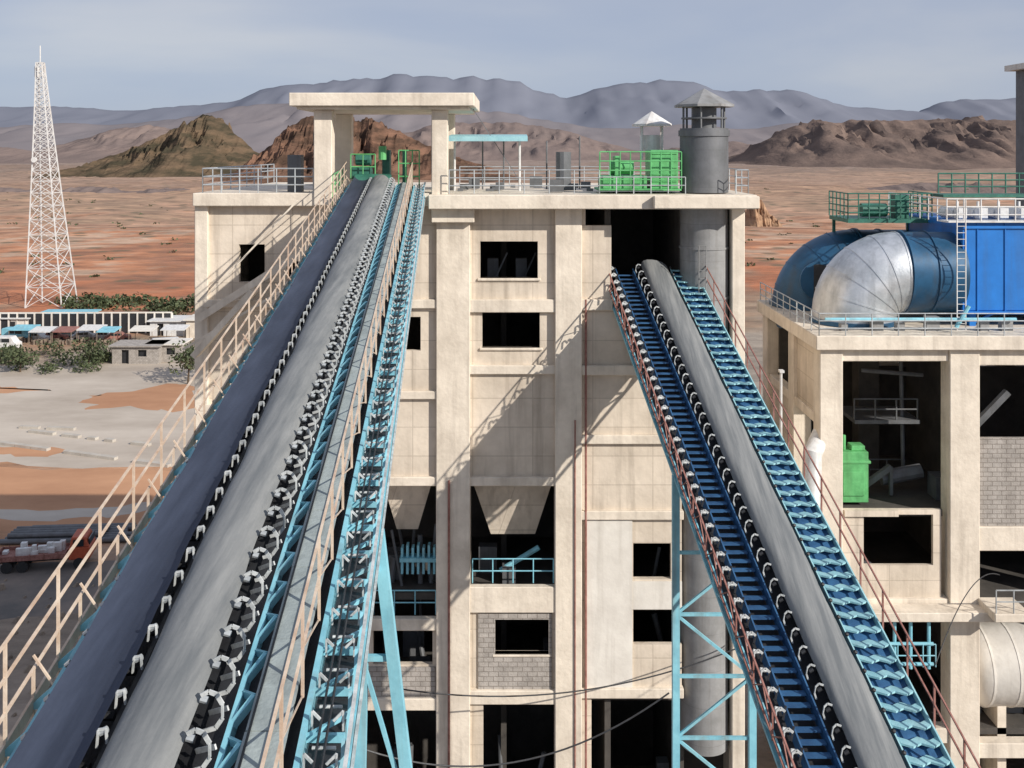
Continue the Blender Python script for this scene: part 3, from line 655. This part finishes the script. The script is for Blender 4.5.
for x in (tx+1,tx+2.2,tx+4): b.ring((x,GY+2,cz),(1,0,0),1.875,.1,28)
b.done('shell','concl',tk,True)
b=B()
for x in (tx+1.4,tx+5): b.box(x,x+.4,GY+.8,GY+3.2,0,cz-1.2)
b.done('saddles','concb',tk)

# roof ducts
def arcpts(cx,cz,r,a0,a1,y,n=14): return [(cx+r*math.cos(math.radians(a0+(a1-a0)*i/n)),y,cz+r*math.sin(math.radians(a0+(a1-a0)*i/n))) for i in range(n+1)]
def duct(Yd,pxR,pxElb,pyc,R,rb_,straight,elbm,bandm):
    sc=Yd/1000; zc=CAMZ-(pyc-150)*sc; xr=(pxR-512)*sc; xe=(pxElb-512)*sc
    du=empty('process_duct')
    b=B(); b.sweep([(xr,Yd,zc),(xe+.02,Yd,zc)],R,44); b.done('straight_section',straight,du,True)
    arc=arcpts(xe,zc-rb_,rb_,90,180,Yd,20)
    b=B(); b.sweep([(xe+.0,Yd,zc)]+arc[1:]+[(arc[-1][0],Yd,DZ)],R,44); b.done('elbow',elbm,du,True)
    b=B()
    for k in (0,4,8,12,16,20):
        a=Vector(arc[max(k-1,0)]); c=Vector(arc[min(k+1,20)]); b.ring(arc[k],c-a,R+.025,.08,44)
    b.done('cladding_seams',elbm,du,True)
    b=B(); b.ring((xe+.15,Yd,zc),(1,0,0),R+.09,.12,44); b.ring(((xe+xr)/2,Yd,zc),(1,0,0),R+.06,.08,44)
    b.ring((arc[-1][0],Yd,DZ+.12),(0,0,1),R+.12,.2,44); b.done('flanges',bandm,du,True)
    return du,arc
def qx(p): return (p-512)*.0485
def qz(p): return CAMZ-(p-150)*.0485
duct(48.5,952,896,272,1.95,2.05,'dblue','silver','dblue')
du2,arc=duct(53.6,905,852,266,1.95,2.3,'dblue','dblue','dblue')
b=B(); c=arc[-1]; b.tube((c[0]-.1,53.6-1.85,DZ+1.6),(c[0]-.15,53.6-2.15,DZ+1.6),.85,24); b.done('dark_inspection_mouth','black',du2)  # black disc stands in for the shaded inside of the open mouth
b=B(); b.ring((c[0]-.1,53.6-2.05,DZ+1.6),(0,1,0),.98,.12,24); b.done('hatch_rim','dblue',du2)
fb=empty('bag_filter_housing'); b=B(); X0=qx(950); X1=qx(1130); Z1=qz(220); Z0=qz(306)
b.box(X0,X1,47,54,Z0,Z1); b.done('casing','blue',fb,bevel=.04)
b=B()
for x in frange(X0+.6,X1,1.3): b.box(x,x+.05,46.95,46.997,Z0,Z1)
for z in (Z0,Z1-.15): b.box(X0-.06,X1+.06,46.9,54.1,z-.14,z-.002)
b.box(X0-.05,X0-.003,47.0,47.1,Z0,Z1)
for x in (X0+.4,X0+3.5,X0+7): b.box(x,x+.3,47.3,47.6,DZ,Z0-.15); b.beam((x+.15,47.4,DZ+.1),(x+1.2,47.4,Z0-.15),.1)
b.done('stiffeners','blue',fb)
b=B()
b.rail([(X0-.9,46.8,Z1),(X1,46.8,Z1)],1.1,.8,.035,3); b.rail([(X0-.9,46.8,Z1),(X0-.9,54,Z1)],1.1,1,.03,3)
b.box(X0-.95,X1,46.7,47.6,Z1+.003,Z1+.08)
for x in frange(X0+.4,X1,1.0): b.tube((x,48.6,Z1+.3),(x,50.2,Z1+.3),.28,10); b.tube((x,48.6,Z1+.3),(x,48.6,Z1+.9),.07,6); b.box(x-.2,x+.2,48.0,48.5,Z1+.1,Z1+.6)
for dx in (-.2,.2): b.tube((qx(940)+dx,46.2,DZ),(qx(940)+dx,46.2,Z1+1.1),.03,5)
for z in frange(DZ,Z1+1,.3): b.tube((qx(940)-.2,46.2,z),(qx(940)+.2,46.2,z),.016,4)
b.done('top_platform','white',fb)
b=B()
b.rail([(X0+.5,51,Z1+1.2),(X1,51,Z1+1.2)],1.0,.7,.04,3); b.box(X0+.5,X1,50.4,52,Z1+1.0,Z1+1.15)
b.done('upper_platform','dgreen',fb)
gp2=empty('green_access_platform'); b=B(); y0=50.9; s3=y0/1000
pa=(848-512)*s3; pb=(932-512)*s3; pz=CAMZ-(219-150)*s3
b.box(pa,pb,y0,y0+3,pz-.2,pz); b.rail([(pa,y0+3,pz),(pa,y0,pz),(pb,y0,pz),(pb,y0+3,pz)],1.3,.55,.035,4)
b.box(pa+2.6,pa+3.3,y0+.5,y0+1.2,pz,pz+1.2); b.tube((pa+1,y0+1,pz+.4),(pa+2.3,y0+1,pz+.4),.35,12)
for x in (pa+.1,pb-.2): b.box(x,x+.14,y0+2.7,y0+2.84,DZ,pz-.2)
b.done('platform','dgreen',gp2)
b=B()
b.tube((gx(1024),GY+.7,gz(322)),(gx(830),GY+.7,gz(322)),.08,8); b.tube((gx(962),GY+.6,gz(330)),(gx(975),GY+.6,gz(308)),.1,8)
b.done('deck_pipes','lblue',rb)
b=B()
for (a,s_) in ((848,.3),(880,.5),(905,.35),(935,.6),(990,.4),(1012,.5)):
    b.box(gx(a),gx(a)+s_,GY+.9,GY+1.3,DZ,DZ+s_*1.1)
b.done('deck_clutter','greyl',rb)
sd=empty('tall_process_building'); b=B(); Xs=33.0
b.box(Xs,Xs+12,63,65.5,0,CAMZ+(150-68)*.063); b.done('cladding','grey',sd)
b=B(); b.box(Xs-.5,Xs+12.5,62.6,66,CAMZ+(150-67.8)*.063,CAMZ+(150-62)*.063); b.done('roof','concl',sd)

for (px,py0,Yl,hh) in ((781,372,44,3.0),):
    lp_=empty('lamp_post'); b=B(); x=(px-512)*Yl/1000; z=CAMZ-(py0-150)*Yl/1000
    b.tube((x,Yl,0),(x,Yl,z),.06,8); b.box(x-.1,x+.1,Yl-.2,Yl+.1,z,z+.1); b.done('post','white',lp_)
def cable(name,p,q,sag,r=.018):
    b=B(); p=Vector(p); q=Vector(q); pr=None
    for i in range(25):
        t=i/24; c=p.lerp(q,t)-Vector((0,0,4*sag*t*(1-t)))
        if pr is not None: b.tube(pr,c,r,5)
        pr=c
    b.done(name,'black')
cable('overhead_cable',(-3.2,20,CAMZ-11.9),(3.3,21,CAMZ-11.4),.9)
cable('overhead_cable',(fx(400),40,CAMZ-21.5),(fx(760),42,CAMZ-20.4),1.2,.03)
cable('overhead_cable',(14.4,34,CAMZ-17.5),(19.5,40,CAMZ-17.0),-1.0)

# ------------------------------------------------------------------ lattice tower
tw=empty('telecom_lattice_tower'); TX,TY=-94.8,206; Hh=50.0
def tp(z,i):
    t=z/Hh; w=3.1*(1-t)**1.1+.6; sx=(-1,1,1,-1)[i]; sy=(-1,-1,1,1)[i]; return Vector((TX+sx*w-2.4*t,TY+sy*w,z))
b=B(); br=B(); zs=[0]; 
while zs[-1]<Hh: zs.append(min(Hh,zs[-1]+max(1.3,3.6*(1-zs[-1]/Hh)+.5)))
for k,(a,c) in enumerate(zip(zs[:-1],zs[1:])):
    bb=b if k%4 else br
    for i in range(4):
        bb.beam(tp(a,i),tp(c,i),.2); b.beam(tp(a,i),tp(c,(i+1)%4),.11); b.beam(tp(a,(i+1)%4),tp(c,i),.11); b.beam(tp(c,i),tp(c,(i+1)%4),.11)
TXt=TX-2.4
b.tube((TXt,TY,Hh),(TXt,TY,Hh+3.5),.12,6)
for i in range(4):
    t=i*math.pi/2; x=TXt+1.0*math.cos(t); y=TY+1.0*math.sin(t); b.box(x-.12,x+.12,y-.12,y+.12,Hh-3,Hh-.8)
b.tube((TX-2.6,TY-2.0,30),(TX-2.6,TY-2.4,30),.55,14)
b.done('lattice','white',tw); br.done('leg_sections','white',tw)

# ------------------------------------------------------------------ settlement
def shed(name,x0,x1,y0,y1,h,wm,rm,door=True):
    e=empty(name); b=B(); b.wall(x0,x1,0,h,y0,y0+.2,holes=[(x0+(x1-x0)*.2,x0+(x1-x0)*.2+1.1,-.1,2.1),(x0+(x1-x0)*.55,x0+(x1-x0)*.55+1.3,1.1,2.1)])
    b.box(x0,x0+.2,y0+.201,y1,0,h); b.box(x1-.2,x1,y0+.201,y1,0,h); b.box(x0+.21,x1-.21,y1-.2,y1,0,h); b.done('walls',wm,e)
    b=B(); b.box(x0-.4,x1+.4,y0-.5,y1+.4,h+.003,h+.2); b.done('roof',rm,e)
    b=B(); b.box(x0+.3,x1-.3,y0+.5,y0+.6,0.01,h-.1); b.done('dark_backing','black',e)  # black sheet behind door and window stands in for the unlit room
x,y=gp(112,364); shed('roadside_house',x,x+7,y,y+4,2.6,'brick','brick')
x,y=gp(148,362); shed('roadside_house',x,x+5,y,y+4,2.6,'brick','concl')
x,y=gp(20,336); shed('market_stall',x,x+9,y+6,y+11,2.6,'white','lblue')
x,y=gp(-30,338); shed('market_stall',x,x+8,y+4,y+9,2.6,'concl','white')
x,y=gp(186,338); shed('roadside_house',x,x+10,y,y+5,3,'concb','concl')
x,y=gp(150,336); shed('market_stall',x,x+6,y,y+5,2.5,'white','white')
for (a,c,wd,m_) in ((8,344,4,'lblue'),(28,346,4,'white'),(50,346,3.5,'rust'),(76,344,4,'white'),(96,346,3,'lblue'),(128,345,4,'concl'),(160,344,4,'white')):
    x,y=gp(a,c); e=empty('market_awning'); b=B(); b.hexa([(x,y,2.2),(x+wd,y,2.2),(x+wd,y+3,2.5),(x,y+3,2.5),(x,y,2.3),(x+wd,y,2.3),(x+wd,y+3,2.7),(x,y+3,2.7)]); b.done('canvas',m_,e)
    b=B()
    for (dx,dy) in ((.1,.1),(wd-.1,.1),(.1,2.9),(wd-.1,2.9)): b.tube((x+dx,y+dy,0),(x+dx,y+dy,2.2),.05,5)
    for i in range(5): s_=random.uniform(.2,.5); b.box(x+.4+i*.6,x+.4+i*.6+s_,y+.8,y+1.4,0.0,.5+s_)
    b.done('posts_and_goods','rubble',e)
e=empty('perimeter_wall'); x0,y0=gp(-120,334); x1,y1=gp(172,333)
b=B(); b.beam((x0,y0,1.7),(x1,y1,1.7),.25,3.4); b.done('panels','black',e)
b=B(); n=34
for i in range(n+1):
    t=i/n; b.box(x0+(x1-x0)*t-.12,x0+(x1-x0)*t+.12,y0+(y1-y0)*t-.3,y0+(y1-y0)*t+.2,0,3.5)
b.beam((x0,y0,3.6),(x1,y1,3.6),.35,.2); b.done('posts','concl',e)
def car(x,y,rot,m,k=1.0,van=False):
    e=empty('parked_car' if not van else 'parked_van'); w=.85
    pr=[(-2.1,.35),(-2.1,.85),(-1.6,1.0),(-1.1,1.45),(.6,1.45),(1.2,1.0),(2.0,.85),(2.1,.35)] if not van else [(-2.5,.4),(-2.5,2.0),(-2.3,2.2),(1.5,2.2),(2.1,1.4),(2.5,1.2),(2.55,.4)]
    b=B(); n=len(pr); b.add([(a,-w,c) for a,c in pr]+[(a,w,c) for a,c in pr],[tuple(range(n)),tuple(range(2*n-1,n-1,-1))]+[(i,n+i,n+(i+1)%n,(i+1)%n) for i in range(n)]); o1=b.done('body',m,e,bevel=.05)
    b=B(); hb=(1.02,1.38) if not van else (1.35,1.95)
    for s in (-1,1):
        b.box(-1.0,-.1,s*w,s*(w+.012),*hb); b.box(0,.62 if not van else 1.3,s*w,s*(w+.012),*hb)
    b.done('windows','glass',e)
    b=B()
    for a in (-1.3,1.3):
        for s in (-1,1): b.tube((a,s*(w-.2),.33),(a,s*(w+.02),.33),.33,14)
    b.done('wheels','tyre',e)
    e.location=(x,y,.01); e.rotation_euler=(0,0,rot); e.scale=(k,k,k)
cars=[(4,350,'white',1),(18,341,'lblue',1),(38,341,'white',0),(56,340,'rust',0),(68,339,'black',0),(84,340,'steel',0),(106,340,'white',0),(118,341,'rust',0),(168,352,'white',1),(142,352,'steel',0)]
for (a,c,m,v) in cars:
    x,y=gp(a,c); car(x,y,random.uniform(-.4,.4),m,1.0,bool(v))
e=empty('flatbed_truck'); b=B()
b.box(-1.2,1.2,2.2,4.0,.8,1.9); b.hexa([(-1.2,2.3,1.9),(1.2,2.3,1.9),(1.2,4.0,1.9),(-1.2,4.0,1.9),(-1.1,2.4,2.8),(1.1,2.4,2.8),(1.1,3.6,2.8),(-1.1,3.6,2.8)]); b.done('cab','orange',e,bevel=.08)
b=B(); b.box(-1.0,1.0,3.85,3.95,2.0,2.6); b.box(-1.22,-1.15,2.6,3.5,2.0,2.6); b.box(1.15,1.22,2.6,3.5,2.0,2.6); b.done('windows','glass',e)
b=B(); b.box(-1.25,1.25,-4,2.0,1.05,1.2)
for s in (-1.25,1.18): b.box(s,s+.07,-4,2,1.2,1.5)
for y_ in (-4,1.93): b.box(-1.17,1.17,y_,y_+.07,1.2,1.6)
for y_ in frange(-3.5,2,1.2):
    for s in (-1.3,1.26): b.box(s,s+.05,y_,y_+.1,1.1,1.6)
b.done('cargo_bed','rust',e)
b=B(); b.box(-.5,.5,-3.9,3.6,.65,1.04)
for yw in (-3,-1.7,3.1):
    for s in (-1,1): b.tube((s*.8,yw,.5),(s*1.22,yw,.5),.5,16)
b.done('chassis_and_wheels','tyre',e)
b=B()
for i in range(16): a=random.uniform(-1,.5); c=random.uniform(-3.8,1.2); b.box(a,a+random.uniform(.3,.7),c,c+random.uniform(.3,.8),1.21,1.4+random.random()*.8)
b.done('cargo','white',e)
x,y=gp(46,566); e.location=(x,y,.01); e.rotation_euler=(0,0,math.radians(-80)); e.scale=(.85,)*3
# pipe and steel stock beside the road
e=empty('steel_pipe_stack'); b=B(); x0,y0=gp(0,545)
for i in range(7): b.tube((x0+i*.2,y0+i*.5,.25),(x0+9+random.random()*2,y0+i*.5+.6,.25),.22,10)
for i in range(4): b.tube((x0+.5,y0+.3+i*.5,.62),(x0+8,y0+.8+i*.5,.62),.2,10)
b.done('pipes','grey',e); b=B(); b.box(x0+2,x0+2.3,y0-.3,y0+3.5,.004,.1); b.box(x0+7,x0+7.3,y0,y0+3.8,.004,.1); b.done('bearers','wood',e)

# vegetation
def foliage(b,cx,cy,z0,w,h,n,s=.35):
    for _ in range(n):
        k=random.randrange(5); ang=k*1.256; ox=math.cos(ang)*w*.3; oy=math.sin(ang)*w*.3; oz=(k%3)*.18*h
        d=Vector((random.gauss(0,1),random.gauss(0,1),random.gauss(0,1))).normalized()*random.uniform(.5,1)**.5
        c=Vector((cx+ox+d.x*w*.36,cy+oy+d.y*w*.36,z0+h*.32+oz+d.z*h*.34)); 
        if c.z<.05: c.z=.05+random.random()*.3
        a=Vector((random.gauss(0,1),random.gauss(0,1),random.gauss(0,1))).normalized()*s; e_=a.cross(Vector((random.random(),random.random(),random.random()))).normalized()*s
        b.add([c-a,c-e_*.6,c+a,c+e_*.6],[(0,1,2,3)])
def tree(x,y,h,w,n=500):
    e=empty('acacia_tree'); t=B(); t.tube((x,y,0),(x+.15,y,h*.45),.16,7,.1)
    for i in range(5):
        a=i*1.3; t.tube((x+.15,y,h*.35),(x+math.cos(a)*w*.35,y+math.sin(a)*w*.35,h*.7),.08,5,.03)
    t.done('trunk','wood',e); b=B(); foliage(b,x,y,h*.3,w,h*.75,n,.26); b.done('crown','leaf',e)
x,y=gp(188,384); tree(x,y,5.5,4.5); 
x,y=gp(198,378); tree(x,y,4.5,4)
x,y=gp(88,368); tree(x,y,4.2,4.5)
x,y=gp(20,372); tree(x,y,3.6,4)
b=B()
for i in range(34):
    px=random.uniform(2,112) if i<26 else random.uniform(100,200); py=random.uniform(354,374) if i<26 else random.uniform(318,326)
    x,y=gp(px,py); foliage(b,x,y,0,random.uniform(1.5,3.6),random.uniform(1.0,2.8),110,.25)
for i in range(44):
    x,y=gp(random.uniform(60,200),random.uniform(302,313)); foliage(b,x,y,0,random.uniform(2,5),random.uniform(1.2,2.4),50,.45)
for i in range(320):
    Y=random.uniform(250,850); X=random.uniform(-.6,.5)*Y; foliage(b,X,Y,-.3,random.uniform(1.5,4),random.uniform(.8,1.8),10,.6)
b.done('shrubs','leaf')
b=B()
for i in range(110):
    px=random.uniform(0,215) ; py=random.uniform(580,760)
    x,y=gp(px,py); s_=random.uniform(.1,.4); b.tube((x,y,-.05),(x+.1,y,s_),s_,6,s_*.3)
b.done('rubble_heaps','rubble')
